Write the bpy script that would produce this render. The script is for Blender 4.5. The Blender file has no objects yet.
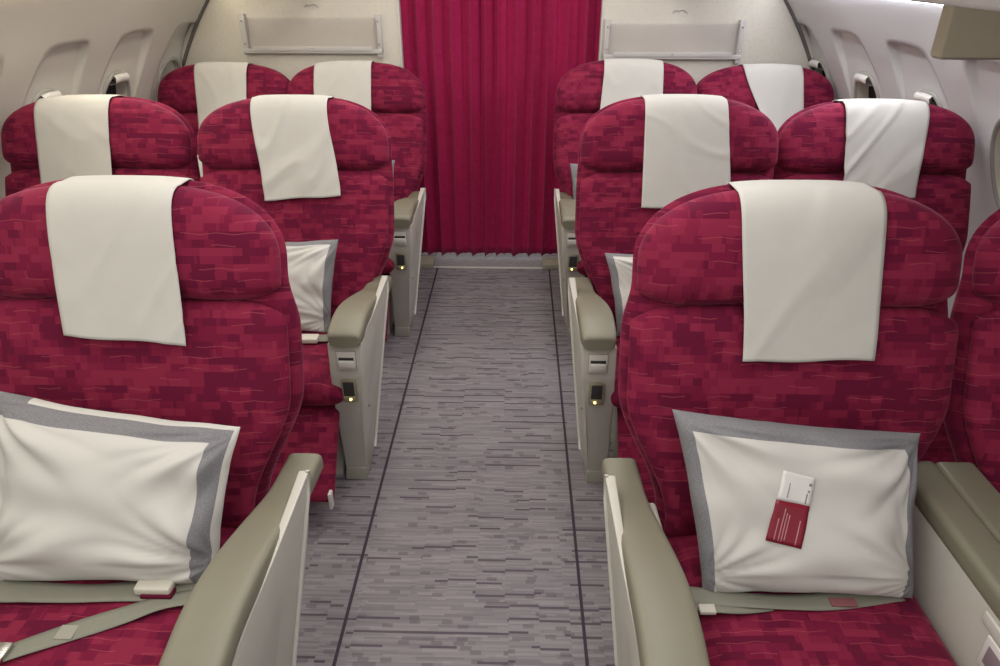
import bpy, bmesh, math, random
from math import sin, cos, pi, radians, sqrt
from mathutils import Vector, Matrix, noise

random.seed(7)
SC = bpy.context.scene
C = SC.collection

# ------------------------------------------------------------------ camera
TH = math.atan(377 / 700)
PS = math.atan(19 / math.hypot(700, 377))
cam = bpy.data.cameras.new('camera')
cam.sensor_width = 36
cam.lens = 700 / 1000 * 36
cam.clip_start = 0.02
co = bpy.data.objects.new('camera', cam)
C.objects.link(co)
co.location = (0, 0, 1.63)
co.rotation_euler = (pi / 2 - TH, 0, PS)
SC.camera = co

# ------------------------------------------------------------------ world, lights, exposure
w = bpy.data.worlds.new('world')
SC.world = w
w.use_nodes = True
w.node_tree.nodes['Background'].inputs[0].default_value = (1.0, 0.96, 0.92, 1)
w.node_tree.nodes['Background'].inputs[1].default_value = 0.68
SC.view_settings.view_transform = 'Standard'
SC.view_settings.look = 'None'
SC.view_settings.exposure = 0.0
SC.view_settings.gamma = 1
SC.view_settings.use_curve_mapping = False


def area(name, loc, sx, sy, power, col, rot=(0, 0, 0)):
    l = bpy.data.lights.new(name, 'AREA')
    l.shape = 'RECTANGLE'
    l.size, l.size_y = sx, sy
    l.energy = power
    l.color = col
    o = bpy.data.objects.new(name, l)
    C.objects.link(o)
    o.location = loc
    o.rotation_euler = rot
    return o


area('ceiling_light_left', (-0.50, 1.5, 2.04), 0.22, 4.4, 23, (1.0, 0.95, 0.86))
area('ceiling_light_right', (0.26, 1.5, 2.04), 0.22, 4.4, 23, (1.0, 0.96, 0.95))
area('galley_light', (-0.1, 4.6, 1.95), 1.0, 0.5, 9, (0.95, 0.95, 1.0))

# wash lights under the bins, shining down the sidewalls
area('wash_light_left', (-1.36, 1.5, 1.55), 0.05, 3.6, 11, (1.0, 0.94, 0.82), (0, radians(-12), 0))
area('wash_light_right', (1.14, 2.75, 1.55), 0.05, 1.2, 5, (0.95, 0.94, 1.0), (0, radians(12), 0))


# ------------------------------------------------------------------ helpers
def link(name, me, m=None, parent=None):
    o = bpy.data.objects.new(name, me)
    C.objects.link(o)
    if m is not None:
        for mm in (m if isinstance(m, (list, tuple)) else [m]):
            me.materials.append(mm)
    if parent is not None:
        o.parent = parent
    return o


def mesh(name, verts, faces, uvs=None, smooth=True, mats=None):
    me = bpy.data.meshes.new(name)
    me.from_pydata([tuple(v) for v in verts], [], faces)
    if uvs:
        uv = me.uv_layers.new(name='UVMap')
        for p in me.polygons:
            for li in p.loop_indices:
                uv.data[li].uv = uvs[me.loops[li].vertex_index]
    if smooth:
        me.polygons.foreach_set('use_smooth', [True] * len(me.polygons))
    if mats:
        for i, p in enumerate(me.polygons):
            p.material_index = mats[i]
    me.update()
    return me


def empty(name, loc=(0, 0, 0), rz=0):
    o = bpy.data.objects.new(name, None)
    C.objects.link(o)
    o.location = loc
    o.rotation_euler = (0, 0, rz)
    o.empty_display_size = 0.1
    return o


def tag(o, label, cat, group=None):
    o['label'] = label
    o['category'] = cat
    if group:
        o['group'] = group
    return o


def struct(o):
    o['kind'] = 'structure'
    return o


def grid_mesh(name, nu, nv, f, uvf=None, smooth=True, flip=False):
    V, U, F = [], [], []
    for j in range(nv + 1):
        for i in range(nu + 1):
            V.append(f(i / nu, j / nv))
            U.append(uvf(i / nu, j / nv) if uvf else (i / nu, j / nv))
    for j in range(nv):
        for i in range(nu):
            a = j * (nu + 1) + i
            q = (a, a + 1, a + nu + 2, a + nu + 1)
            F.append(q[::-1] if flip else q)
    return mesh(name, V, F, U, smooth)


def solid(name, nu, nv, pos, front, back, to3, a=4, b=4, back_mat=False, matf=None):
    """closed cushion: pos(u,v)->(x,t); thickness front(u,v), back(u,v); to3(x,n,t)->point"""
    V, U, F, M = [], [], [], []
    idx = {}

    def prof(u, v):
        return max(0, 1 - abs(u) ** a) ** 0.5 * max(0, 1 - abs(v) ** b) ** 0.5
    for side in (0, 1):
        for j in range(nv + 1):
            for i in range(nu + 1):
                u = sin((i / nu - 0.5) * pi)
                v = sin((j / nv - 0.5) * pi)
                edge = i in (0, nu) or j in (0, nv)
                if side and edge:
                    idx[(1, i, j)] = idx[(0, i, j)]
                    continue
                x, t = pos(u, v)
                mid = 0.5 * (front(u, v) - back(u, v))
                half = 0.5 * (front(u, v) + back(u, v)) * prof(u, v)
                n = mid + half if side == 0 else mid - half
                idx[(side, i, j)] = len(V)
                V.append(to3(x, n, t))
                U.append((x, t))
    for side in (0, 1):
        for j in range(nv):
            for i in range(nu):
                q = (idx[(side, i, j)], idx[(side, i + 1, j)], idx[(side, i + 1, j + 1)], idx[(side, i, j + 1)])
                q = q if side == 0 else q[::-1]
                F.append(q)
                if matf:
                    u = sin(((i + .5) / nu - 0.5) * pi)
                    v = sin(((j + .5) / nv - 0.5) * pi)
                    M.append(matf(u, v) if side == 0 else back_mat)
    return mesh(name, V, F, U, True, M if matf else None)


def box_bm(bm, x0, x1, y0, y1, z0, z1):
    vs = [bm.verts.new(p) for p in ((x0, y0, z0), (x1, y0, z0), (x1, y1, z0), (x0, y1, z0),
                                     (x0, y0, z1), (x1, y0, z1), (x1, y1, z1), (x0, y1, z1))]
    for f in ((0, 3, 2, 1), (4, 5, 6, 7), (0, 1, 5, 4), (1, 2, 6, 5), (2, 3, 7, 6), (3, 0, 4, 7)):
        bm.faces.new([vs[i] for i in f])


def bm_mesh(name, bm, bevel=0.0, seg=3, smooth=True):
    bmesh.ops.recalc_face_normals(bm, faces=bm.faces[:])
    if bevel:
        bmesh.ops.bevel(bm, geom=bm.edges[:], offset=bevel, segments=seg, affect='EDGES', profile=0.5, clamp_overlap=True)
    me = bpy.data.meshes.new(name)
    bm.to_mesh(me)
    bm.free()
    if smooth:
        me.polygons.foreach_set('use_smooth', [True] * len(me.polygons))
        me.set_sharp_from_angle(angle=radians(40))
    return me


def rbox(name, x0, x1, y0, y1, z0, z1, r=0.004, seg=3):
    bm = bmesh.new()
    box_bm(bm, x0, x1, y0, y1, z0, z1)
    return bm_mesh(name, bm, r, seg)


def prism(name, rings, bevel=0.004, seg=3):
    """loft between closed rings of equal count"""
    bm = bmesh.new()
    R = [[bm.verts.new(p) for p in r] for r in rings]
    n = len(R[0])
    for a, b in zip(R, R[1:]):
        for i in range(n):
            bm.faces.new((a[i], a[(i + 1) % n], b[(i + 1) % n], b[i]))
    bm.faces.new(R[0][::-1])
    bm.faces.new(R[-1])
    return bm_mesh(name, bm, bevel, seg)


def tube(name, pts, r, n=8, closed=False):
    V, F = [], []
    P = [Vector(p) for p in pts]
    m = len(P)
    for k, p in enumerate(P):
        if closed:
            t = P[(k + 1) % m] - P[k - 1]
        else:
            t = P[min(k + 1, m - 1)] - P[max(k - 1, 0)]
        t.normalize()
        up = Vector((0, 0, 1)) if abs(t.z) < 0.9 else Vector((1, 0, 0))
        a = t.cross(up).normalized()
        b = t.cross(a).normalized()
        for i in range(n):
            an = 2 * pi * i / n
            V.append(p + (a * cos(an) + b * sin(an)) * r)
    for k in range(m if closed else m - 1):
        for i in range(n):
            F.append((k * n + i, k * n + (i + 1) % n, ((k + 1) % m) * n + (i + 1) % n, ((k + 1) % m) * n + i))
    if not closed:
        F.append(tuple(range(n)))
        F.append(tuple((m - 1) * n + i for i in range(n))[::-1])
    return mesh(name, V, F)


def spline(P, t):
    """Catmull-Rom through a list of vectors, t 0..1"""
    n = len(P) - 1
    s = min(max(t, 0), 1) * n
    i = min(int(s), n - 1)
    f = s - i
    p0, p1, p2, p3 = P[max(i - 1, 0)], P[i], P[i + 1], P[min(i + 2, n)]
    return [0.5 * (2 * b + (c - a) * f + (2 * a - 5 * b + 4 * c - d) * f * f + (3 * b - a - 3 * c + d) * f ** 3)
            for a, b, c, d in zip(p0, p1, p2, p3)]


def solidify(o, t, off=0):
    m = o.modifiers.new('thickness', 'SOLIDIFY')
    m.thickness = t
    m.offset = off
    return o


def smooth01(a, b, x):
    t = min(max((x - a) / (b - a), 0), 1)
    return t * t * (3 - 2 * t)


# ------------------------------------------------------------------ materials
def new_mat(name):
    m = bpy.data.materials.new(name)
    m.use_nodes = True
    nt = m.node_tree
    return m, nt, nt.nodes['Principled BSDF']


def N(nt, typ, **kw):
    n = nt.nodes.new(typ)
    for k, v in kw.items():
        setattr(n, k, v)
    return n


def math_n(nt, op, a, b=None, c=None):
    n = nt.nodes.new('ShaderNodeMath')
    n.operation = op
    for i, x in enumerate((a, b, c)):
        if x is None:
            continue
        if isinstance(x, (int, float)):
            n.inputs[i].default_value = x
        else:
            nt.links.new(x, n.inputs[i])
    return n.outputs[0]


def mixc(nt, fac, a, b):
    n = nt.nodes.new('ShaderNodeMix')
    n.data_type = 'RGBA'
    for s, x in ((0, fac), (6, a), (7, b)):
        if isinstance(x, (int, float)):
            n.inputs[s].default_value = x
        elif isinstance(x, tuple):
            n.inputs[s].default_value = x
        else:
            nt.links.new(x, n.inputs[s])
    return n.outputs[2]


def simple(name, col, rough=0.5, spec=0.5, metal=0, bump=0, bscale=400, var=0.0, vscale=30, emit=None, estr=0, sheen=0, coat=0):
    m, nt, b = new_mat(name)
    b.inputs['Roughness'].default_value = rough
    b.inputs['Specular IOR Level'].default_value = spec
    b.inputs['Metallic'].default_value = metal
    b.inputs['Coat Weight'].default_value = coat
    if sheen:
        b.inputs['Sheen Weight'].default_value = sheen
        b.inputs['Sheen Roughness'].default_value = 0.4
    tc = N(nt, 'ShaderNodeTexCoord')
    ns = N(nt, 'ShaderNodeTexNoise')
    ns.inputs['Scale'].default_value = vscale
    ns.inputs['Detail'].default_value = 3
    nt.links.new(tc.outputs['Object'], ns.inputs['Vector'])
    c = tuple(col) + (1,)
    d = tuple(x * (1 - var) for x in col) + (1,)
    nt.links.new(mixc(nt, ns.outputs[0], c, d), b.inputs['Base Color'])
    if bump:
        n2 = N(nt, 'ShaderNodeTexNoise')
        n2.inputs['Scale'].default_value = bscale
        nt.links.new(tc.outputs['Object'], n2.inputs['Vector'])
        bp = N(nt, 'ShaderNodeBump')
        bp.inputs['Strength'].default_value = bump
        bp.inputs['Distance'].default_value = 0.001
        nt.links.new(n2.outputs[0], bp.inputs['Height'])
        nt.links.new(bp.outputs[0], b.inputs['Normal'])
    if emit:
        b.inputs['Emission Color'].default_value = tuple(emit) + (1,)
        b.inputs['Emission Strength'].default_value = estr
    return m


def cell_noise(nt, u, v, su, sv, seed, stagger=True):
    """random value per rectangular cell su x sv, rows staggered"""
    row = math_n(nt, 'FLOOR', math_n(nt, 'MULTIPLY', v, 1 / sv))
    if stagger:
        wn = N(nt, 'ShaderNodeTexWhiteNoise', noise_dimensions='1D')
        nt.links.new(math_n(nt, 'ADD', row, seed), wn.inputs['W'])
        off = wn.outputs['Value']
        uu = math_n(nt, 'ADD', math_n(nt, 'MULTIPLY', u, 1 / su), math_n(nt, 'MULTIPLY', off, 3.0))
    else:
        uu = math_n(nt, 'MULTIPLY', u, 1 / su)
    col = math_n(nt, 'FLOOR', uu)
    cb = N(nt, 'ShaderNodeCombineXYZ')
    nt.links.new(col, cb.inputs[0])
    nt.links.new(row, cb.inputs[1])
    cb.inputs[2].default_value = seed
    w2 = N(nt, 'ShaderNodeTexWhiteNoise', noise_dimensions='3D')
    nt.links.new(cb.outputs[0], w2.inputs['Vector'])
    return w2.outputs['Value'], uu


def fabric_mat():
    m, nt, b = new_mat('maroon_patchwork_fabric')
    uv = N(nt, 'ShaderNodeUVMap')
    sp = N(nt, 'ShaderNodeSeparateXYZ')
    nt.links.new(uv.outputs[0], sp.inputs[0])
    oi = N(nt, 'ShaderNodeObjectInfo')
    ro = math_n(nt, 'MULTIPLY', oi.outputs['Random'], 3.0)
    u = math_n(nt, 'ADD', sp.outputs[0], ro)
    v = math_n(nt, 'ADD', sp.outputs[1], 5.0)
    a, _ = cell_noise(nt, u, v, 0.050, 0.0170, 1.0)
    c2, _ = cell_noise(nt, u, v, 0.068, 0.034, 7.0)
    c3, _ = cell_noise(nt, u, v, 0.027, 0.0170, 13.0)
    val = math_n(nt, 'ADD', math_n(nt, 'MULTIPLY', a, 0.36), math_n(nt, 'ADD', math_n(nt, 'MULTIPLY', c2, 0.38), math_n(nt, 'MULTIPLY', c3, 0.26)))
    cr = N(nt, 'ShaderNodeValToRGB')
    cr.color_ramp.interpolation = 'CONSTANT'
    e = cr.color_ramp.elements
    e[0].position = 0
    e[0].color = (0.118, 0.0062, 0.031, 1)
    e[1].position = 0.38
    e[1].color = (0.165, 0.0085, 0.038, 1)
    for p, c in ((0.52, (0.205, 0.0135, 0.045, 1)), (0.64, (0.238, 0.019, 0.053, 1))):
        x = e.new(p)
        x.color = c
    nt.links.new(val, cr.inputs[0])
    # thin stepped pinkish threads
    step = math_n(nt, 'MULTIPLY', math_n(nt, 'PINGPONG', math_n(nt, 'MULTIPLY', u, 1.0), 0.035), 0.12)
    vv = math_n(nt, 'ADD', v, step)
    fr = math_n(nt, 'FRACT', math_n(nt, 'MULTIPLY', vv, 1 / 0.0245))
    line = math_n(nt, 'LESS_THAN', fr, 0.07)
    gate, _ = cell_noise(nt, u, vv, 0.05, 0.0245, 21.0)
    gm = math_n(nt, 'GREATER_THAN', gate, 0.62)
    lm = math_n(nt, 'MULTIPLY', math_n(nt, 'MULTIPLY', line, gm), 0.42)
    col = mixc(nt, lm, cr.outputs[0], (0.42, 0.09, 0.11, 1))
    # weave
    wv = N(nt, 'ShaderNodeTexNoise')
    wv.inputs['Scale'].default_value = 500
    nt.links.new(uv.outputs[0], wv.inputs['Vector'])
    col = mixc(nt, math_n(nt, 'MULTIPLY', wv.outputs[0], 0.25), col, (0.11, 0.004, 0.02, 1))
    nt.links.new(col, b.inputs['Base Color'])
    b.inputs['Roughness'].default_value = 0.85
    b.inputs['Specular IOR Level'].default_value = 0.15
    b.inputs['Sheen Weight'].default_value = 0.22
    b.inputs['Sheen Roughness'].default_value = 0.35
    b.inputs['Sheen Tint'].default_value = (1.0, 0.35, 0.5, 1)
    bp = N(nt, 'ShaderNodeBump')
    bp.inputs['Strength'].default_value = 0.35
    bp.inputs['Distance'].default_value = 0.0015
    nt.links.new(wv.outputs[0], bp.inputs['Height'])
    nt.links.new(bp.outputs[0], b.inputs['Normal'])
    return m


def carpet_mat():
    m, nt, b = new_mat('grey_mauve_streaked_carpet')
    tc = N(nt, 'ShaderNodeTexCoord')
    sp = N(nt, 'ShaderNodeSeparateXYZ')
    nt.links.new(tc.outputs['Object'], sp.inputs[0])
    u = math_n(nt, 'ADD', sp.outputs[0], 10.0)
    v = math_n(nt, 'ADD', sp.outputs[1], 10.0)
    # jogs in the lines
    jog, _ = cell_noise(nt, u, v, 0.085, 0.30, 3.0)
    v2 = math_n(nt, 'ADD', v, math_n(nt, 'MULTIPLY', math_n(nt, 'ROUND', math_n(nt, 'MULTIPLY', jog, 2.0)), 0.006))
    fine, _ = cell_noise(nt, u, v2, 0.14, 0.0058, 5.0)
    mid, _ = cell_noise(nt, u, v2, 0.16, 0.0125, 9.0)
    base = N(nt, 'ShaderNodeValToRGB')
    e = base.color_ramp.elements
    e[0].position = 0.15
    e[0].color = (0.200, 0.182, 0.200, 1)
    e[1].position = 0.9
    e[1].color = (0.320, 0.302, 0.315, 1)
    nt.links.new(math_n(nt, 'ADD', math_n(nt, 'MULTIPLY', fine, 0.6), math_n(nt, 'MULTIPLY', mid, 0.4)), base.inputs[0])
    # dark dashes
    fr = math_n(nt, 'FRACT', math_n(nt, 'MULTIPLY', v2, 1 / 0.045))
    line = math_n(nt, 'LESS_THAN', fr, 0.17)
    gate, _ = cell_noise(nt, u, v2, 0.10, 0.045, 31.0)
    gm = math_n(nt, 'GREATER_THAN', gate, 0.60)
    d1 = math_n(nt, 'MULTIPLY', math_n(nt, 'MULTIPLY', line, gm), 0.85)
    col = mixc(nt, d1, base.outputs[0], (0.055, 0.038, 0.062, 1))
    g2, _ = cell_noise(nt, u, v2, 0.03, 0.0135, 41.0)
    d2 = math_n(nt, 'MULTIPLY', math_n(nt, 'GREATER_THAN', g2, 0.93), 0.45)
    col = mixc(nt, d2, col, (0.08, 0.06, 0.085, 1))
    ns = N(nt, 'ShaderNodeTexNoise')
    ns.inputs['Scale'].default_value = 700
    nt.links.new(tc.outputs['Object'], ns.inputs['Vector'])
    n3 = N(nt, 'ShaderNodeTexNoise')
    n3.inputs['Scale'].default_value = 9
    nt.links.new(tc.outputs['Object'], n3.inputs['Vector'])
    col = mixc(nt, math_n(nt, 'MULTIPLY', ns.outputs[0], 0.28), col, (0.10, 0.085, 0.10, 1))
    col = mixc(nt, math_n(nt, 'MULTIPLY', n3.outputs[0], 0.20), col, (0.30, 0.26, 0.27, 1))
    nt.links.new(col, b.inputs['Base Color'])
    b.inputs['Roughness'].default_value = 0.95
    b.inputs['Specular IOR Level'].default_value = 0.1
    bp = N(nt, 'ShaderNodeBump')
    bp.inputs['Strength'].default_value = 0.6
    bp.inputs['Distance'].default_value = 0.002
    nt.links.new(ns.outputs[0], bp.inputs['Height'])
    nt.links.new(bp.outputs[0], b.inputs['Normal'])
    return m


def curtain_mat():
    m, nt, b = new_mat('crimson_curtain_fabric')
    uv = N(nt, 'ShaderNodeUVMap')
    vo = N(nt, 'ShaderNodeTexVoronoi')
    vo.distance = 'CHEBYCHEV'
    vo.inputs['Scale'].default_value = 45
    nt.links.new(uv.outputs[0], vo.inputs['Vector'])
    ns = N(nt, 'ShaderNodeTexNoise')
    ns.inputs['Scale'].default_value = 260
    nt.links.new(uv.outputs[0], ns.inputs['Vector'])
    f = math_n(nt, 'ADD', math_n(nt, 'MULTIPLY', vo.outputs['Distance'], 0.7), math_n(nt, 'MULTIPLY', ns.outputs[0], 0.5))
    col = mixc(nt, f, (0.40, 0.012, 0.090, 1), (0.28, 0.006, 0.055, 1))
    nt.links.new(col, b.inputs['Base Color'])
    b.inputs['Roughness'].default_value = 0.75
    b.inputs['Specular IOR Level'].default_value = 0.2
    b.inputs['Sheen Weight'].default_value = 0.25
    b.inputs['Sheen Tint'].default_value = (1, 0.3, 0.5, 1)
    bp = N(nt, 'ShaderNodeBump')
    bp.inputs['Strength'].default_value = 0.5
    bp.inputs['Distance'].default_value = 0.003
    nt.links.new(vo.outputs['Distance'], bp.inputs['Height'])
    nt.links.new(bp.outputs[0], b.inputs['Normal'])
    return m


def bulkhead_mat():
    m, nt, b = new_mat('speckled_cream_laminate')
    tc = N(nt, 'ShaderNodeTexCoord')
    vo = N(nt, 'ShaderNodeTexVoronoi')
    vo.inputs['Scale'].default_value = 70
    nt.links.new(tc.outputs['Object'], vo.inputs['Vector'])
    wn = N(nt, 'ShaderNodeTexWhiteNoise', noise_dimensions='3D')
    nt.links.new(vo.outputs['Color'], wn.inputs['Vector'])
    dot = math_n(nt, 'MULTIPLY', math_n(nt, 'LESS_THAN', vo.outputs['Distance'], 0.34), math_n(nt, 'MULTIPLY', wn.outputs['Value'], 0.28))
    col = mixc(nt, dot, (0.66, 0.63, 0.55, 1), (0.46, 0.43, 0.37, 1))
    nt.links.new(col, b.inputs['Base Color'])
    b.inputs['Roughness'].default_value = 0.5
    bp = N(nt, 'ShaderNodeBump')
    bp.inputs['Strength'].default_value = 0.2
    bp.inputs['Distance'].default_value = 0.001
    nt.links.new(vo.outputs['Distance'], bp.inputs['Height'])
    nt.links.new(bp.outputs[0], b.inputs['Normal'])
    return m


def heather_mat():
    m, nt, b = new_mat('heather_grey_cloth')
    tc = N(nt, 'ShaderNodeTexCoord')
    ns = N(nt, 'ShaderNodeTexNoise')
    ns.inputs['Scale'].default_value = 420
    ns.inputs['Detail'].default_value = 4
    nt.links.new(tc.outputs['Object'], ns.inputs['Vector'])
    cr = N(nt, 'ShaderNodeValToRGB')
    e = cr.color_ramp.elements
    e[0].position = 0.35
    e[0].color = (0.13, 0.13, 0.145, 1)
    e[1].position = 0.65
    e[1].color = (0.30, 0.295, 0.31, 1)
    nt.links.new(ns.outputs[0], cr.inputs[0])
    nt.links.new(cr.outputs[0], b.inputs['Base Color'])
    b.inputs['Roughness'].default_value = 0.9
    b.inputs['Specular IOR Level'].default_value = 0.1
    return m


M = dict(
    fabric=fabric_mat(), carpet=carpet_mat(), curtain=curtain_mat(), bulk=bulkhead_mat(), grey_cloth=heather_mat(),
    piping=simple('dark_maroon_piping', (0.10, 0.004, 0.022), 0.8, 0.2),
    cloth=simple('cream_cover_cloth', (0.56, 0.55, 0.51), 0.85, 0.15, bump=0.4, bscale=900, var=0.04),
    pillow=simple('off_white_pillow_cotton', (0.57, 0.56, 0.53), 0.85, 0.15, bump=0.3, bscale=700, var=0.05),
    pad=simple('olive_grey_leatherette', (0.200, 0.190, 0.138), 0.42, 0.45, bump=0.15, bscale=500, var=0.05),
    shell=simple('warm_grey_plastic', (0.50, 0.485, 0.43), 0.42, 0.45, var=0.04),
    shell_light=simple('pale_grey_plastic', (0.60, 0.59, 0.54), 0.40, 0.45, var=0.04),
    shell_dark=simple('dull_grey_plastic', (0.33, 0.32, 0.27), 0.5, 0.4, var=0.04),
    dark=simple('dark_recess', (0.03, 0.03, 0.03), 0.6, 0.3),
    metal=simple('brushed_metal', (0.55, 0.54, 0.50), 0.25, 0.5, metal=1.0),
    handle=simple('polished_handle', (0.80, 0.79, 0.74), 0.22, 0.8),
    brass=simple('dull_brass_plate', (0.34, 0.32, 0.22), 0.35, 0.5, metal=0.6),
    glow=simple('warm_indicator_light', (0.9, 0.7, 0.2), 0.4, emit=(1.0, 0.75, 0.2), estr=4),
    belt=simple('grey_green_webbing', (0.235, 0.235, 0.190), 0.6, 0.3, bump=0.5, bscale=600, var=0.06),
    belt_label=simple('faded_red_label', (0.26, 0.09, 0.10), 0.6),
    buckle=simple('cream_buckle', (0.60, 0.58, 0.50), 0.35, 0.5),
    wall_l=simple('beige_sidewall_plastic', (0.68, 0.67, 0.60), 0.5, 0.35, var=0.03, vscale=4),
    wall_r=simple('pale_sidewall_plastic', (0.68, 0.69, 0.68), 0.5, 0.35, var=0.03, vscale=4),
    seam=simple('dark_seam', (0.13, 0.125, 0.12), 0.6, 0.3),
    ceil=simple('ceiling_white', (0.7, 0.7, 0.68), 0.6, 0.3),
    strip_l=simple('warm_light_strip', (0.9, 0.9, 0.8), 0.5, emit=(1.0, 0.90, 0.72), estr=11.0),
    strip_r=simple('cool_light_strip', (0.9, 0.9, 1), 0.5, emit=(0.93, 0.93, 1.0), estr=11.0),
    glass=simple('dark_window_pane', (0.015, 0.015, 0.015), 0.6, 0.2),
    shade=simple('cream_window_shade', (0.62, 0.60, 0.52), 0.5, 0.3),
    frame=simple('window_ring_grey', (0.33, 0.325, 0.29), 0.35, 0.5),
    card_red=simple('card_dark_red', (0.21, 0.012, 0.028), 0.35, 0.4),
    card_white=simple('card_white', (0.70, 0.68, 0.66), 0.4, 0.4),
    print_grey=simple('card_print_grey', (0.25, 0.20, 0.22), 0.5),
    print_pink=simple('card_print_pink', (0.50, 0.24, 0.26), 0.5),
    monitor=simple('olive_grey_panel', (0.60, 0.57, 0.42), 0.5, 0.4, var=0.06, vscale=8),
    line=simple('carpet_seam', (0.055, 0.045, 0.06), 0.9, 0.1),
    thresh=simple('pale_threshold_carpet', (0.36, 0.345, 0.36), 0.8, 0.2, bump=0.6, bscale=300, var=0.5, vscale=60),
    foot=simple('olive_foot_trim', (0.36, 0.35, 0.27), 0.5, 0.3),
)


def clear_mat():
    m, nt, b = new_mat('clear_acrylic')
    out = nt.nodes['Material Output']
    tr = N(nt, 'ShaderNodeBsdfTransparent')
    tr.inputs[0].default_value = (0.97, 0.965, 0.965, 1)
    b.inputs['Base Color'].default_value = (0.55, 0.52, 0.53, 1)
    b.inputs['Roughness'].default_value = 0.15
    mx = N(nt, 'ShaderNodeMixShader')
    mx.inputs[0].default_value = 0.12
    nt.links.new(tr.outputs[0], mx.inputs[1])
    nt.links.new(b.outputs[0], mx.inputs[2])
    nt.links.new(mx.outputs[0], out.inputs[0])
    return m


M['clear'] = clear_mat()
M['acryl_edge'] = simple('frosted_acrylic_edge', (0.52, 0.50, 0.48), 0.3, 0.5)

# ------------------------------------------------------------------ cabin shell
CX = -0.12


def half_w(z, y):
    return sqrt(max(0.0, 1.82 ** 2 - (z - 0.33) ** 2)) + 0.06 * max(0.0, 3.85 - max(y, 0.5))


def hull(s, y, z, d=0.0):
    """s=-1 left, +1 right; d = distance outwards of the wall surface"""
    W = half_w(z, y) + d * 0.9
    return (CX + s * W, y, z + d * 0.35 * max(0, z - 0.33))


Y0, Y1 = -0.9, 5.4
WZ0, WZ1 = 0.72, 1.44
PITCH = 0.485
OZ, OA, OB = 0.995, 0.105, 0.160


def spow(x, p):
    return math.copysign(abs(x) ** p, x)


def oval(th, k=1.0):
    e = 2 / 2.5
    return OA * k * spow(cos(th), e), OZ + OB * k * spow(sin(th), e)


def bezel(th, k=1.0):
    e = 2 / 6
    cz, b = 1.06, 0.275
    dz = b * k * spow(sin(th), e)
    r = dz / b
    return (0.170 - 0.025 * max(0, r)) * k * spow(cos(th), e) * (1 - 0.8 * (1 - k)) + 0.055 * max(0, r), cz + dz


def rect(th):
    hx, cz, hz = PITCH / 2, (WZ0 + WZ1) / 2, (WZ1 - WZ0) / 2
    c, s = cos(th), sin(th)
    k = min(hx / abs(c) if abs(c) > 1e-9 else 1e9, hz / abs(s) if abs(s) > 1e-9 else 1e9)
    return c * k, cz + s * k


def bezel_depth(z):
    return 0.034 * smooth01(0.98, 1.34, z)


def wall(s, centers, name, mat):
    V, F = [], []

    def add_grid(ya, yb, za, zb, ny, nz):
        base = len(V)
        for j in range(nz + 1):
            for i in range(ny + 1):
                V.append(hull(s, ya + (yb - ya) * i / ny, za + (zb - za) * j / nz))
        for j in range(nz):
            for i in range(ny):
                a = base + j * (ny + 1) + i
                F.append((a, a + 1, a + ny + 2, a + ny + 1))
    add_grid(Y0, Y1, 0.0, WZ0, 40, 20)
    add_grid(Y0, Y1, WZ1, 2.02, 40, 24)
    lo, hi = min(centers) - PITCH / 2, max(centers) + PITCH / 2
    add_grid(Y0, lo, WZ0, WZ1, 16, 24)
    add_grid(hi, Y1, WZ0, WZ1, 10, 24)
    corner = math.atan2((WZ1 - WZ0) / 2, PITCH / 2)
    ths = sorted([2 * pi * k / 96 for k in range(96)] + [corner, pi - corner, pi + corner, 2 * pi - corner])
    nt_ = len(ths)
    for yc in centers:
        base = len(V)
        rings = []
        for k in range(7):
            f = k / 6
            rings.append([(a[0] * (1 - f) + b[0] * f, a[1] * (1 - f) + b[1] * f, 0) for a, b in ((rect(t), bezel(t)) for t in ths)])
        for kk, dd in ((0.985, 0.35), (0.965, 0.85), (0.95, 1.0)):
            rings.append([(bezel(t, kk)[0], bezel(t, kk)[1], dd) for t in ths])
        for k in range(1, 11):
            f = k / 10
            rings.append([(a[0] * (1 - f) + b[0] * f, a[1] * (1 - f) + b[1] * f, 1.0) for a, b in ((bezel(t, 0.95), oval(t, 1.06)) for t in ths)])
        for r in rings:
            for (dy, z, dd) in r:
                V.append(hull(s, yc + dy, z, bezel_depth(z) * dd))
        for a in range(len(rings) - 1):
            for i in range(nt_):
                F.append((base + a * nt_ + i, base + a * nt_ + (i + 1) % nt_, base + (a + 1) * nt_ + (i + 1) % nt_, base + (a + 1) * nt_ + i))
    me = mesh(name, V, F)
    o = struct(link(name, me, mat))
    return o


RC = [1.38, 1.865, 2.35, 2.835, 3.32, 3.80]
LC = [1.31, 1.795, 2.28, 2.765, 3.255, 3.745]
LC = [3.745 - PITCH * k for k in range(5, -1, -1)]
RC = [3.805 - PITCH * k for k in range(5, -1, -1)]
wall(-1, LC, 'wall_left', M['wall_l'])
wall(1, RC, 'wall_right', M['wall_r'])

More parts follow.
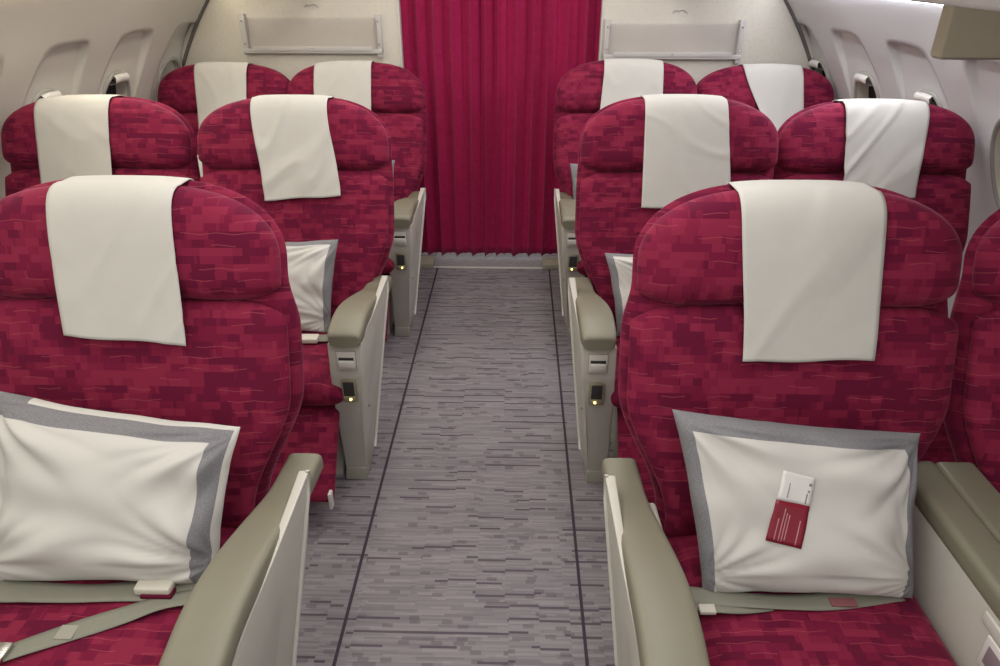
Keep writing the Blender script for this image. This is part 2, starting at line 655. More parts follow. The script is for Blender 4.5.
wn_id = 0
for s, cs in ((-1, LC), (1, RC)):
    for k, yc in enumerate(cs):
        if k < 2:
            closed = True
        else:
            closed = (s == -1 and k == 5) or (s == 1 and k == 2)
        wn_id += 1
        n = 72
        V, F = [], []
        prof = [(1.13, -0.002), (1.115, -0.009), (1.07, -0.013), (1.02, -0.010), (0.99, -0.002), (0.97, 0.010), (0.93, 0.045), (0.90, 0.055)]
        for kk, d in prof:
            for i in range(n):
                a = oval(2 * pi * i / n, kk)
                V.append(hull(s, yc + a[0], a[1], bezel_depth(a[1]) + d))
        for r in range(len(prof) - 1):
            for i in range(n):
                F.append((r * n + i, r * n + (i + 1) % n, (r + 1) * n + (i + 1) % n, (r + 1) * n + i))
        me = mesh('window', V, F, mats=[1 if f // n < 4 else 0 for f in range(len(F))])
        wo = struct(link('window_%d' % wn_id, me, [M['shade'], M['frame']]))
        # pane or lowered shade closing the opening
        V, F = [], []
        dep = 0.048 if not closed else 0.014
        for kk in (0.94, 0.5, 0.02) if not closed else (0.975, 0.5, 0.02):
            for i in range(n):
                a = oval(2 * pi * i / n, kk)
                V.append(hull(s, yc + a[0], a[1], bezel_depth(a[1]) + dep))
        for r in range(2):
            for i in range(n):
                F.append((r * n + i, r * n + (i + 1) % n, (r + 1) * n + (i + 1) % n, (r + 1) * n + i))
        F.append(tuple(2 * n + i for i in range(n)))
        link('window_shade' if closed else 'window_pane', mesh('pane', V, F), M['shade'] if closed else M['glass'], wo)
        if not closed:
            V, F = [], []
            rows = [(1.150, 0.035), (1.168, -0.018), (1.160, -0.030), (1.140, -0.030), (1.128, -0.010), (1.122, 0.030)]
            for z, d in rows:
                for i in range(9):
                    dy = -0.052 + 0.104 * i / 8
                    V.append(hull(s, yc + dy, z - 0.004 * abs(i - 4) / 4, bezel_depth(z) + d))
            for r in range(len(rows) - 1):
                for i in range(8):
                    F.append((r * 9 + i, r * 9 + i + 1, (r + 1) * 9 + i + 1, (r + 1) * 9 + i))
            link('shade_handle', mesh('handle', V, F), M['handle'], wo)

# floor
fl = struct(link('floor', rbox('floor', -2.1, 1.9, Y0, 5.4, -0.05, 0.0, 0), M['carpet']))
for i, x in enumerate((-0.462, 0.199)):
    struct(link('trim_%d' % (i + 1), rbox('seam', x - 0.0045, x + 0.0045, Y0, 3.84, -0.001, 0.0016, 0), M['line']))
# pale threshold below the curtain, feet of the bulkhead beside it
struct(link('trim_3', rbox('threshold', -0.486, 0.185, 3.845, 4.5, -0.001, 0.003, 0), M['thresh']))
struct(link('trim_4', rbox('threshold_edge', -0.486, 0.185, 3.83, 3.846, 0.0, 0.005, 0.001), M['shell_light']))
struct(link('trim_5', rbox('kick_foot', -0.61, -0.486, 3.82, 3.93, 0.0, 0.035, 0.004), M['foot']))
struct(link('trim_6', rbox('kick_foot', 0.16, 0.43, 3.82, 3.93, 0.0, 0.035, 0.004), M['foot']))
# ceiling and bins
struct(link('ceiling', rbox('ceiling', -1.0, 0.76, Y0, 5.4, 2.06, 2.10, 0), M['ceil']))
for i, s in enumerate((-1, 1)):
    prof = [(1.50, 1.56), (0.80, 1.56), (0.74, 1.62), (0.66, 1.92), (0.62, 2.06), (0.9, 2.06), (1.50, 1.70)]
    rings = [[(CX + s * x, y, z) for x, z in prof] for y in (Y0, 3.84)]
    struct(link('trim_%d' % (7 + i), prism('bin', rings, 0.012), M['ceil']))
# wash light strips on the sidewalls under the bins
for s, mt, zb, lab in ((-1, 'strip_l', 1.535, 'warm white light strip along the left wall above the windows'),
                       (1, 'strip_r', 1.500, 'cool white light strip along the right wall above the windows')):
    me = grid_mesh('strip', 20, 4, lambda a, b: hull(s, 2.0 + 1.8 * a, zb + 0.04 * b, -0.012))
    o = solidify(link('light_strip', me, M[mt]), 0.008)
    tag(o, lab, 'light', None)

# bulkheads, both in one plane, rounded against the hull
def bulkhead(s, xin, name):
    zs = [2.06 * k / 60 for k in range(61)]
    V, F = [], []
    for y in (3.86, 3.90):
        for z in zs:
            xo = hull(s, 3.86, z)[0] + s * 0.03
            if z > 1.95:
                xo = CX + s * 0.9
            V.append((xin, y, z))
            V.append((xo, y, z))
    m = len(zs) * 2
    for k in range(60):
        a = 2 * k
        F.append((a, a + 1, a + 3, a + 2))
        F.append((m + a, m + a + 2, m + a + 3, m + a + 1))
        F.append((a, a + 2, m + a + 2, m + a))
        F.append((a + 1, m + a + 1, m + a + 3, a + 3))
    o = struct(link(name, mesh(name, V, F, smooth=False), M['bulk']))
    pts = [hull(s, 3.853, 0.05 + 1.75 * k / 50, -0.004) for k in range(51)]
    e = link('edge_seal', tube('seal', pts, 0.009, 8), M['seam'], o)
    bm = bmesh.new()
    box_bm(bm, xin - 0.006, xin + 0.006, 3.855, 3.905, 0.035, 2.05)
    link('edge_trim', bm_mesh('edge', bm, 0.002), M['shell_light'], o)
    return o


bulkhead(-1, -0.605, 'wall_back')
bulkhead(1, 0.424, 'wall_back_right')


# ------------------------------------------------------------------ curtain
def curtain():
    x0, x1, z0, z1 = -0.66, 0.50, 0.034, 2.03
    rnd = random.Random(3)
    fold = [0]
    while fold[-1] < 1:
        fold.append(fold[-1] + rnd.uniform(0.055, 0.10))
    nf = len(fold)

    def ph(a):
        for k in range(nf - 1):
            if a <= fold[k + 1]:
                return k + (a - fold[k]) / (fold[k + 1] - fold[k])
        return nf
    amps = [rnd.uniform(0.018, 0.036) for _ in range(nf + 2)]

    def f(a, b):
        a2 = a + 0.012 * sin(2 * b + 5 * a) * (1 - b)
        p = ph(min(max(a2, 0), 1))
        k = int(p)
        am = amps[min(k, nf)] * (1 - (p - k)) + amps[min(k + 1, nf)] * (p - k)
        y = 3.975 + am * sin(2 * pi * p) * (0.75 + 0.25 * b) + 0.006 * sin(4 * pi * p + 2 + b)
        z = z0 + (z1 - z0) * b
        if b == 0:
            z += 0.0045 * cos(2 * pi * p * 2)
        x = x0 + (x1 - x0) * a + 0.008 * sin(4 * pi * p + 0.7) * (1 - 0.3 * b)
        return (x, y, z)
    me = grid_mesh('curtain', 420, 40, f, lambda a, b: (a * 1.8, b * 2.0))
    o = solidify(link('curtain', me, M['curtain']), 0.003)
    tag(o, 'crimson pleated curtain closing the aisle between the two bulkheads', 'curtain')


curtain()


# ------------------------------------------------------------------ literature pockets on the bulkheads
def pocket(x0, x1, zb, zt, posts, label):
    t = empty('literature_pocket', ((x0 + x1) / 2, 3.86, zb))
    tag(t, label, 'wall pocket')
    mx = (x0 + x1) / 2
    a, b = x0 - mx, x1 - mx
    h = zt - zb
    link('clear_panel', rbox('panel', a + 0.02, b - 0.02, -0.030, -0.026, 0.012, h * 0.9, 0.001, 1), M['clear'], t)
    link('bottom_rail', rbox('rail', a, b, -0.034, -0.001, 0, 0.022, 0.003), M['acryl_edge'], t)
    link('rail_lip', rbox('lip', a + 0.05, b - 0.05, -0.038, -0.033, 0.012, 0.034, 0.002), M['acryl_edge'], t)
    for p in posts:
        px = a if p == 'l' else b - 0.028
        pt = link('side_post', rbox('post', px, px + 0.028, -0.03, -0.001, -0.004 if p == 'l' else -0.02, h, 0.003), M['acryl_edge'], t)
        for zz in (h - 0.035, 0.045):
            link('screw', tube('screw', [(px + 0.014, -0.034, zz), (px + 0.014, -0.028, zz)], 0.0045, 10), M['metal'], pt)
    link('screw', tube('screw', [(0, -0.041, 0.022), (0, -0.036, 0.022)], 0.004, 10), M['metal'], t)
    return t


pocket(-1.412, -0.694, 1.188, 1.375, 'lr', 'clear acrylic literature pocket on the bulkhead left of the curtain')
pocket(0.435, 1.135, 1.165, 1.350, 'lr', 'clear acrylic literature pocket on the bulkhead right of the curtain')
# small raised line emblems above the pockets
for (x, z, lab) in ((-1.04, 1.408, 'small raised curved emblem above the left wall pocket'), (0.81, 1.385, 'small raised curved emblem above the right wall pocket')):
    pts = [(x + dx * 0.6, 3.857, z + dz * 0.6) for dx, dz in ((-0.06, -0.012), (-0.052, 0.006), (-0.035, 0.012), (-0.02, 0.004), (-0.002, 0.010), (0.018, 0.014), (0.036, 0.010), (0.05, -0.002), (0.058, -0.014))]
    P = [spline(pts, k / 40) for k in range(41)]
    o = link('emblem', tube('emblem', P, 0.003, 6), M['acryl_edge'])
    tag(o, lab, 'emblem')

# ------------------------------------------------------------------ drop-down monitor at top right
t = empty('overhead_monitor', (1.30, 1.92, 1.56))
tag(t, 'olive grey flat monitor panel hanging from the overhead bin at top right', 'monitor')
link('housing', rbox('housing', -0.243, 0.02, -0.022, 0.030, -0.156, -0.006, 0.006, 4), M['monitor'], t)
link('bottom_lip', rbox('lip', -0.236, 0.015, -0.020, 0.028, -0.160, -0.154, 0.002), M['shell_dark'], t)
link('hinge', rbox('hinge', -0.12, 0.03, -0.01, 0.02, -0.012, 0.004, 0.002), M['shell_dark'], t)

# ------------------------------------------------------------------ seats
BY, BZ = 0.45, 0.42


def B(rho):
    c, s = cos(rho), sin(rho)
    return lambda x, n, t: (x, BY - n * c + t * s, BZ + n * s + t * c)


HW = 0.340


def head_top(x, ext=0.0):
    u = min(abs(x) / (HW + ext), 1)
    return 0.655 + (0.155 + ext) * sqrt(max(0, 1 - u ** 3))


def head_bot(x):
    u = min(abs(x) / HW, 1)
    return 0.572 - 0.012 * sin(u * pi * 0.8) ** 2 + 0.026 * u ** 12


def back_w(t):
    return 0.262 + (0.348 - 0.262) * smooth01(0.06, 0.36, t) - 0.004 * smooth01(0.5, 0.66, t)


def head_front(x, t):
    """height n of the headrest front surface"""
    tb, tt = head_bot(x), head_top(x)
    v = min(max(2 * (t - tb) / (tt - tb) - 1, -1), 1)
    u = min(abs(x) / HW, 1)
    return 0.030 + 0.058 * sqrt(max(0, 1 - u ** 7)) * sqrt(max(0, 1 - abs(v) ** 4))


RHOS = {}


def make_back(root, rho, wide=0.0):
    P = B(rho)

    def shell_pos(u, v):
        tt = 0.655 + 0.168 * sqrt(max(0, 1 - abs(u) ** 3))
        t = -0.06 + (tt + 0.06) * (v + 1) / 2
        return u * (back_w(t) + wide * smooth01(0.1, 0.36, t) * (1 - smooth01(0.50, 0.60, t))), t
    link('backrest', solid('backrest', 44, 60, shell_pos, lambda u, v: 0.036 - 0.016 * smooth01(0.8, 1, v), lambda u, v: 0.085 - 0.045 * smooth01(0.4, 1, v), P, 7, 7), M['fabric'], root)

    def cush_pos(u, v):
        rnd = 0.035 * abs(u) ** 8
        t = 0.02 + (0.562 - rnd - 0.02) * (v + 1) / 2
        return u * (back_w(t) - 0.010 + wide * smooth01(0.1, 0.36, t) * (1 - smooth01(0.50, 0.60, t))), t
    link('back_cushion', solid('back_cushion', 44, 44, cush_pos, lambda u, v: 0.078 - 0.012 * (1 - abs(u) ** 2), lambda u, v: 0.0, P, 6, 8), M['fabric'], root)

    def head_pos(u, v):
        x = u * HW
        tb, tt = head_bot(x), head_top(x)
        return x, tb + (tt - tb) * (v + 1) / 2
    V = solid('headrest', 52, 40, head_pos, lambda u, v: 0.088, lambda u, v: 0.030, P, 7, 4)
    link('headrest', V, M['fabric'], root)


def make_seat_cushion(root):
    def pos(u, v):
        y = -0.02 + 0.50 * (v + 1) / 2
        return u * 0.258, y
    m = solid('seat_cushion', 40, 40, pos, lambda u, v: 0.465 + 0.014 * (1 - u * u), lambda u, v: -0.345,
              lambda x, n, t: (x, t, n), 10, 8)
    link('seat_cushion', m, M['fabric'], root)

    def lpos(u, v):
        return u * 0.228, 0.0 + 0.33 * (v + 1) / 2

    def l3(x, n, t):      # t runs down the leg rest, hung forward from the cushion's front edge
        return (x, 0.04 - t * 0.62 - n * 0.75, 0.352 - t * 0.74 + n * 0.5)
    lr = link('leg_rest', solid('leg_rest', 30, 30, lpos, lambda u, v: 0.03, lambda u, v: 0.05, l3, 10, 8), M['fabric'], root)
    return lr


PADZ = [(0.022, 0.650), (0.06, 0.658), (0.11, 0.660), (0.19, 0.652), (0.29, 0.630), (0.40, 0.602), (0.53, 0.590)]


def make_armrest(root, s, ax):
    """s = side of the aisle as seen from the seat centre (+1: aisle at +x)"""
    def x(v):
        return s * (v + ax - 0.318)
    # pad
    nY, nA = 40, 20
    V, F = [], []
    rows = []
    for k in range(7):                       # rounded near end
        ph = pi / 2 * k / 7
        sc = 0.35 + 0.65 * sin(ph)
        rows.append((0.022 - 0.042 * cos(ph), spline(PADZ, 0.0)[1] - 0.004 * cos(ph), sc))
    for k in range(nY + 1):
        y, z = spline(PADZ, k / nY)
        rows.append((y, z, 1.0))
    for (y, z, sc) in rows:
        for i in range(nA):
            a = 2 * pi * i / nA
            pz = 0.026 * spow(sin(a), 0.5) * (sc if sin(a) > 0 else 1)
            hw = 0.054 - 0.013 * smooth01(0.1, 0.42, y)
            pxx = hw * spow(cos(a), 0.4) * (0.75 + 0.25 * sc)
            V.append((x(0.318 + 0.054 - hw + pxx), y, z - 0.028 + pz))
    for j in range(len(rows) - 1):
        for i in range(nA):
            F.append((j * nA + i, j * nA + (i + 1) % nA, (j + 1) * nA + (i + 1) % nA, (j + 1) * nA + i))
    F.append(tuple(range(nA)))
    F.append(tuple((len(rows) - 1) * nA + i for i in range(nA)))
    pm = mesh('pad', V, F)
    pm.set_sharp_from_angle(angle=radians(50))
    link('armrest_pad', pm, M['pad'], root)
    # body: front post tapering down and leaning in towards the seat
    def ring(z, y0, y1, xa, xb):
        return [(x(xa), y0, z), (x(xb), y0, z), (x(xb), y1, z), (x(xa), y1, z)]
    rings = [ring(0.045, 0.085, 0.13, 0.242, 0.312), ring(0.20, 0.055, 0.17, 0.246, 0.330), ring(0.36, 0.015, 0.25, 0.252, 0.348),
             ring(0.48, -0.005, 0.34, 0.258, 0.362), ring(0.598, -0.008, 0.42, 0.262, 0.368)]
    rings[-1] = [(p[0], p[1], 0.552 if p[1] > 0.2 else 0.598) for p in rings[-1]]
    body = link('armrest_body', prism('body', rings, 0.006), M['shell'], root)
    # face plate details: latch panel and control box
    def on_front(z, xa, xb, th, z1):
        y = -0.008 - (0.5 - z) * 0.0 + (0.0 if z > 0.36 else (0.36 - z) * 0.2)
        return rbox('d', min(x(xa), x(xb)), max(x(xa), x(xb)), y - th, y + 0.02, z, z1, 0.002, 2)
    lp = link('latch_panel', on_front(0.505, 0.285, 0.346, 0.002, 0.572), M['shell_dark'], root)
    link('latch_plate', rbox('lp', min(x(0.287), x(0.344)), max(x(0.287), x(0.344)), -0.0125, -0.009, 0.507, 0.570, 0.002, 2), M['shell_light'], lp)
    link('latch_slot', rbox('ls', min(x(0.292), x(0.339)), max(x(0.292), x(0.339)), -0.0135, -0.010, 0.541, 0.551, 0.001, 1), M['dark'], lp)
    link('latch', rbox('l', min(x(0.292), x(0.339)), max(x(0.292), x(0.339)), -0.020, -0.010, 0.518, 0.541, 0.003, 2), M['shell_light'], lp)
    cb = link('control_box', rbox('cb', min(x(0.290), x(0.336)), max(x(0.290), x(0.336)), -0.012, 0.03, 0.388, 0.468, 0.003, 2), M['brass'], root)
    link('control_recess', rbox('cr', min(x(0.296), x(0.330)), max(x(0.296), x(0.330)), -0.014, 0.0, 0.410, 0.462, 0.002, 2), M['dark'], cb)
    link('control_tray', rbox('ct', min(x(0.294), x(0.332)), max(x(0.294), x(0.332)), -0.019, 0.0, 0.392, 0.412, 0.003, 2), M['brass'], cb)
    link('indicator_light', tube('il', [(x(0.318), -0.0225, 0.404), (x(0.318), -0.012, 0.404)], 0.004, 10), M['glow'], cb)
    # outer side panel with its raised edge
    def lean(z):
        return 0.058 * (1 - min(max(z, 0), 0.6) / 0.6)
    fr = [(-0.008, 0.600, 0.0), (0.20, 0.622, 0.010), (0.398, 0.645, 0.018), (0.165, 0.05, 0.014), (0.085, 0.05, 0.0), (0.045, 0.22, 0.0), (0.005, 0.40, 0.0)]
    rings = [[(x(0.362 - lean(z)), y, z) for y, z, o_ in fr], [(x(0.366 + o_ - lean(z)), y, z) for y, z, o_ in fr]]
    sp = link('side_panel', prism('panel', rings, 0.003), M['shell'], root)
    rear = [(0.398, 0.645), (0.412, 0.625), (0.385, 0.50), (0.335, 0.37), (0.26, 0.27), (0.175, 0.075)]
    rings = [[(x(0.362 + off - lean(z)), y, z) for y, z in rear] for off in (0.0, 0.017)]
    link('rear_edge_panel', prism('panel', rings, 0.003), M['shell'], sp)
    rib = [(x(0.3815 - lean(0.645 + (0.075 - 0.645) * k / 12)), 0.398 + (0.172 - 0.398) * k / 12, 0.645 + (0.075 - 0.645) * k / 12) for k in range(13)]
    link('edge_rib', tube('rib', rib, 0.0055, 8), M['shell_light'], sp)
    link('screw', tube('sc', [(x(0.346), 0.10, 0.30), (x(0.336), 0.10, 0.30)], 0.005, 10), M['shell_dark'], sp)
    link('foot', prism('foot', [ring(0.0, 0.075, 0.20, 0.240, 0.314), ring(0.05, 0.080, 0.17, 0.243, 0.313)], 0.004), M['shell_dark'], root)


def make_legs(root):
    for xx in (-0.17, 0.17):
        rings = [[(xx - 0.02, y0, z), (xx + 0.02, y0, z), (xx + 0.02, y1, z), (xx - 0.02, y1, z)] for z, y0, y1 in ((0.0, 0.10, 0.46), (0.03, 0.12, 0.44), (0.16, 0.22, 0.36), (0.345, 0.14, 0.42))]
        link('leg', prism('leg', rings, 0.004), M['shell_dark'], root)


def dup(root):
    r = root.copy()
    C.objects.link(r)
    for ch in list(root.children):
        c = ch.copy()
        C.objects.link(c)
        c.parent = r
        for g in ch.children:
            d = g.copy()
            C.objects.link(d)
            d.parent = c
    return r


SEATS = {   # name: (x, base y, recline, aisle side, label)
    'R1': (0.602, 0.79, 17, -1, 'large maroon front-row seat right of the aisle, pillow and card on it'),
    'L1': (-0.852, 0.79, 17, 1, 'large maroon front-row seat left of the aisle, loose belt strap on it'),
    'R1w': (1.335, 0.79, 19, 0, 'maroon window seat at the right picture edge, mostly cut off'),
    'R2': (0.562, 1.845, 17, -1, 'maroon aisle seat in the second row right of the aisle'),
    'L2': (-0.795, 1.845, 20, 1, 'maroon aisle seat in the second row left of the aisle'),
    'R2w': (1.262, 1.845, 22, 0, 'maroon window seat in the second row by the right wall'),
    'L2w': (-1.508, 1.845, 21, 0, 'maroon window seat in the second row by the left wall'),
    'R3': (0.530, 2.900, 21, -1, 'maroon aisle seat in the last row just right of the curtain'),
    'L3': (-0.802, 2.900, 25, 1, 'maroon aisle seat in the last row just left of the curtain'),
    'R3w': (1.215, 2.900, 27, 0, 'maroon window seat in the last row before the right bulkhead'),
    'L3w': (-1.462, 2.900, 27, 0, 'maroon window seat in the last row before the left bulkhead'),
}
proto = {}
for k, (sx, sy, rc, sd, lab) in SEATS.items():
    padx = {'R1': 0.264, 'R2': 0.252, 'R3': 0.250, 'L1': -0.510, 'L2': -0.512, 'L3': -0.506}.get(k, 0)
    key = (rc, sd, k if sd else '')
    if key not in proto:
        r = empty('passenger_seat', (0, 0, 0))
        make_back(r, radians(rc), 0.014 if k in ('R1', 'L1') else 0.0)
        make_seat_cushion(r)
        make_legs(r)
        if sd:
            old = set(r.children_recursive)
            make_armrest(r, sd, abs(padx - sx))
            if k in ('R1', 'L1'):        # the front pair has longer armrests
                for c in set(r.children_recursive) - old:
                    for v in c.data.vertices:
                        if v.co.y < 0.4:
                            v.co.y -= 0.075 * (1 - v.co.y / 0.4)
        proto[key] = r
    else:
        r = dup(proto[key])
    r.location = (sx, sy, 0)
    tag(r, lab, 'seat', 'maroon passenger seats')
    SEATS[k] = (sx, sy, rc, sd, lab, r)

# small care tag hanging from one leg rest
r = SEATS['L2'][5]
link('care_tag', rbox('tag', 0.230, 0.240, -0.215, -0.190, 0.125, 0.185, 0.002, 2), M['shell_light'], r)


# ------------------------------------------------------------------ headrest covers
def cover(key, xt, wt, xb, wb, hem_l, hem_r, label, seed, crease=0.6):
    sx, sy, rc = SEATS[key][:3]
    P = B(radians(rc))
    nx, ns = 30, 96
    cols = []
    for i in range(nx + 1):
        a = i / nx
        X0 = xt + (a - 0.5) * wt
        hem = hem_l + (hem_r - hem_l) * a + 0.002 * sin(a * 9 + seed)
        pts = [(0.084, hem), (-0.066, 0.60)]
        tb, tt = head_bot(X0), head_top(X0)
        for k in range(40):
            t = tb + 0.03 + (tt - tb - 0.03) * sin(k / 39 * pi / 2)
            pts.append((head_front(X0, t) + 0.006, t + 0.003))
        st = 0.655 + 0.168 * sqrt(max(0, 1 - abs(X0 / 0.344) ** 3))
        for k in range(25):
            v = 0.5 + 0.5 * sin(k / 24 * pi / 2)
            pr = sqrt(max(0, 1 - v ** 7))
            fr, bk = 0.036 - 0.016 * smooth01(0.8, 1, v), 0.085 - 0.045 * smooth01(0.4, 1, v)
            t = -0.06 + (st + 0.06) * (v + 1) / 2 + 0.004
            pts.append(((fr - bk) / 2 + (fr + bk) / 2 * pr + 0.004, t))
            pts.append(((fr - bk) / 2 - (fr + bk) / 2 * pr - 0.004, t))
        pts = [p for p in pts if p[1] > 0.60 or p[0] == 0.084 or p[0] == -0.066]
        # upper hull from the front hem over the top to the back hem
        pts.sort(key=lambda p: (p[0], p[1]))
        front = max(pts, key=lambda p: p[0])
        H_ = []
        for p in pts:
            while len(H_) >= 2 and (H_[-1][0] - H_[-2][0]) * (p[1] - H_[-2][1]) - (H_[-1][1] - H_[-2][1]) * (p[0] - H_[-2][0]) >= 0:
                H_.pop()
            H_.append(p)
        H_ = H_[::-1]
        # hull runs front-most point -> back; hem hangs below the front-most point
        path = [(0.084, hem)] + [p for p in H_ if p[1] > 0.56 and p[0] > -0.08]
        if path[-1][1] > 0.61:
            path.append((path[-1][0] - 0.002, 0.60))
        L = [0]
        for p, q in zip(path, path[1:]):
            L.append(L[-1] + math.hypot(q[0] - p[0], q[1] - p[1]))
        col = []
        k = 0
        for j in range(ns + 1):
            d = L[-1] * j / ns
            while k < len(L) - 2 and L[k + 1] < d:
                k += 1
            f_ = (d - L[k]) / max(L[k + 1] - L[k], 1e-9)
            col.append((path[k][0] + (path[k + 1][0] - path[k][0]) * f_, path[k][1] + (path[k + 1][1] - path[k][1]) * f_))
        for _ in range(3):
            col = [col[0]] + [((a_[0] + 2 * b_[0] + c_[0]) / 4, (a_[1] + 2 * b_[1] + c_[1]) / 4) for a_, b_, c_ in zip(col, col[1:], col[2:])] + [col[-1]]
        cols.append(col)

    def f(a, b):
        X0 = xt + (a - 0.5) * wt
        n, t = cols[int(round(a * nx))][int(round(b * ns))]
        ttop = head_top(X0)
        q = smooth01(ttop, hem_l, t) if b < 0.6 else 0
        xx = X0 * (1 - q) + (xb + (a - 0.5) * wb) * q
        amp = crease
        wr = 0.0040 * noise.noise(Vector((xx * 8 + seed, t * 4, seed * 3.1))) + 0.0025 * amp * noise.noise(Vector((xx * 20 + t * 16 * sin(seed), t * 8, seed * 7.7)))
        rg = 1 - abs(noise.noise(Vector((xx * 7 + t * 5 * cos(seed * 2), t * 4 - xx * 3, seed * 4.4)))) * 6
        n2 = n + 0.003 + max(0, wr) + 0.0045 * amp * max(0, rg) if b < 0.55 else n - 0.001
        return P(xx, n2, t)
    me = grid_mesh('headrest_cover', nx, ns, f, lambda a, b: (a, b))
    o = solidify(link('headrest_cover', me, M['cloth']), 0.0022, 0)
    o.location = (sx, sy, 0)
    tag(o, label, 'headrest cover', 'cream cloth headrest covers')
    return o


cover('R1', -0.002, 0.290, 0.018, 0.275, 0.447, 0.455, 'cream cloth cover on the front-row headrest right of the aisle', 1.0)
cover('L1', 0.012, 0.260, 0.016, 0.262, 0.487, 0.470, 'cream cloth cover on the front-row headrest left of the aisle', 2.0)
cover('R2', 0.005, 0.276, 0.020, 0.302, 0.440, 0.441, 'cream cloth cover on the second-row aisle headrest right of the aisle', 3.0)
cover('L2', 0.008, 0.265, 0.046, 0.270, 0.450, 0.468, 'creased cream cloth cover on the second-row aisle headrest left of the aisle', 4.0, 1.8)
cover('R2w', 0.004, 0.285, -0.005, 0.250, 0.478, 0.470, 'creased cream cloth cover on the second-row window headrest at right', 5.0, 1.5)
cover('L2w', -0.045, 0.262, -0.045, 0.255, 0.450, 0.450, 'cream cloth cover on the second-row window headrest at left', 6.0)
cover('R3', 0.022, 0.280, 0.010, 0.300, 0.440, 0.440, 'cream cloth cover on the last-row headrest nearest the curtain on its right', 7.0)
cover('L3', -0.050, 0.280, -0.050, 0.280, 0.440, 0.440, 'cream cloth cover on the last-row headrest nearest the curtain on its left', 8.0)
cover('R3w', 0.022, 0.285, 0.085, 0.180, 0.430, 0.440, 'cream cloth cover on the last-row window headrest at right, narrowing downwards', 9.0)
cover('L3w', 0.000, 0.262, 0.010, 0.235, 0.430, 0.430, 'cream cloth cover on the last-row window headrest at left', 10.0)


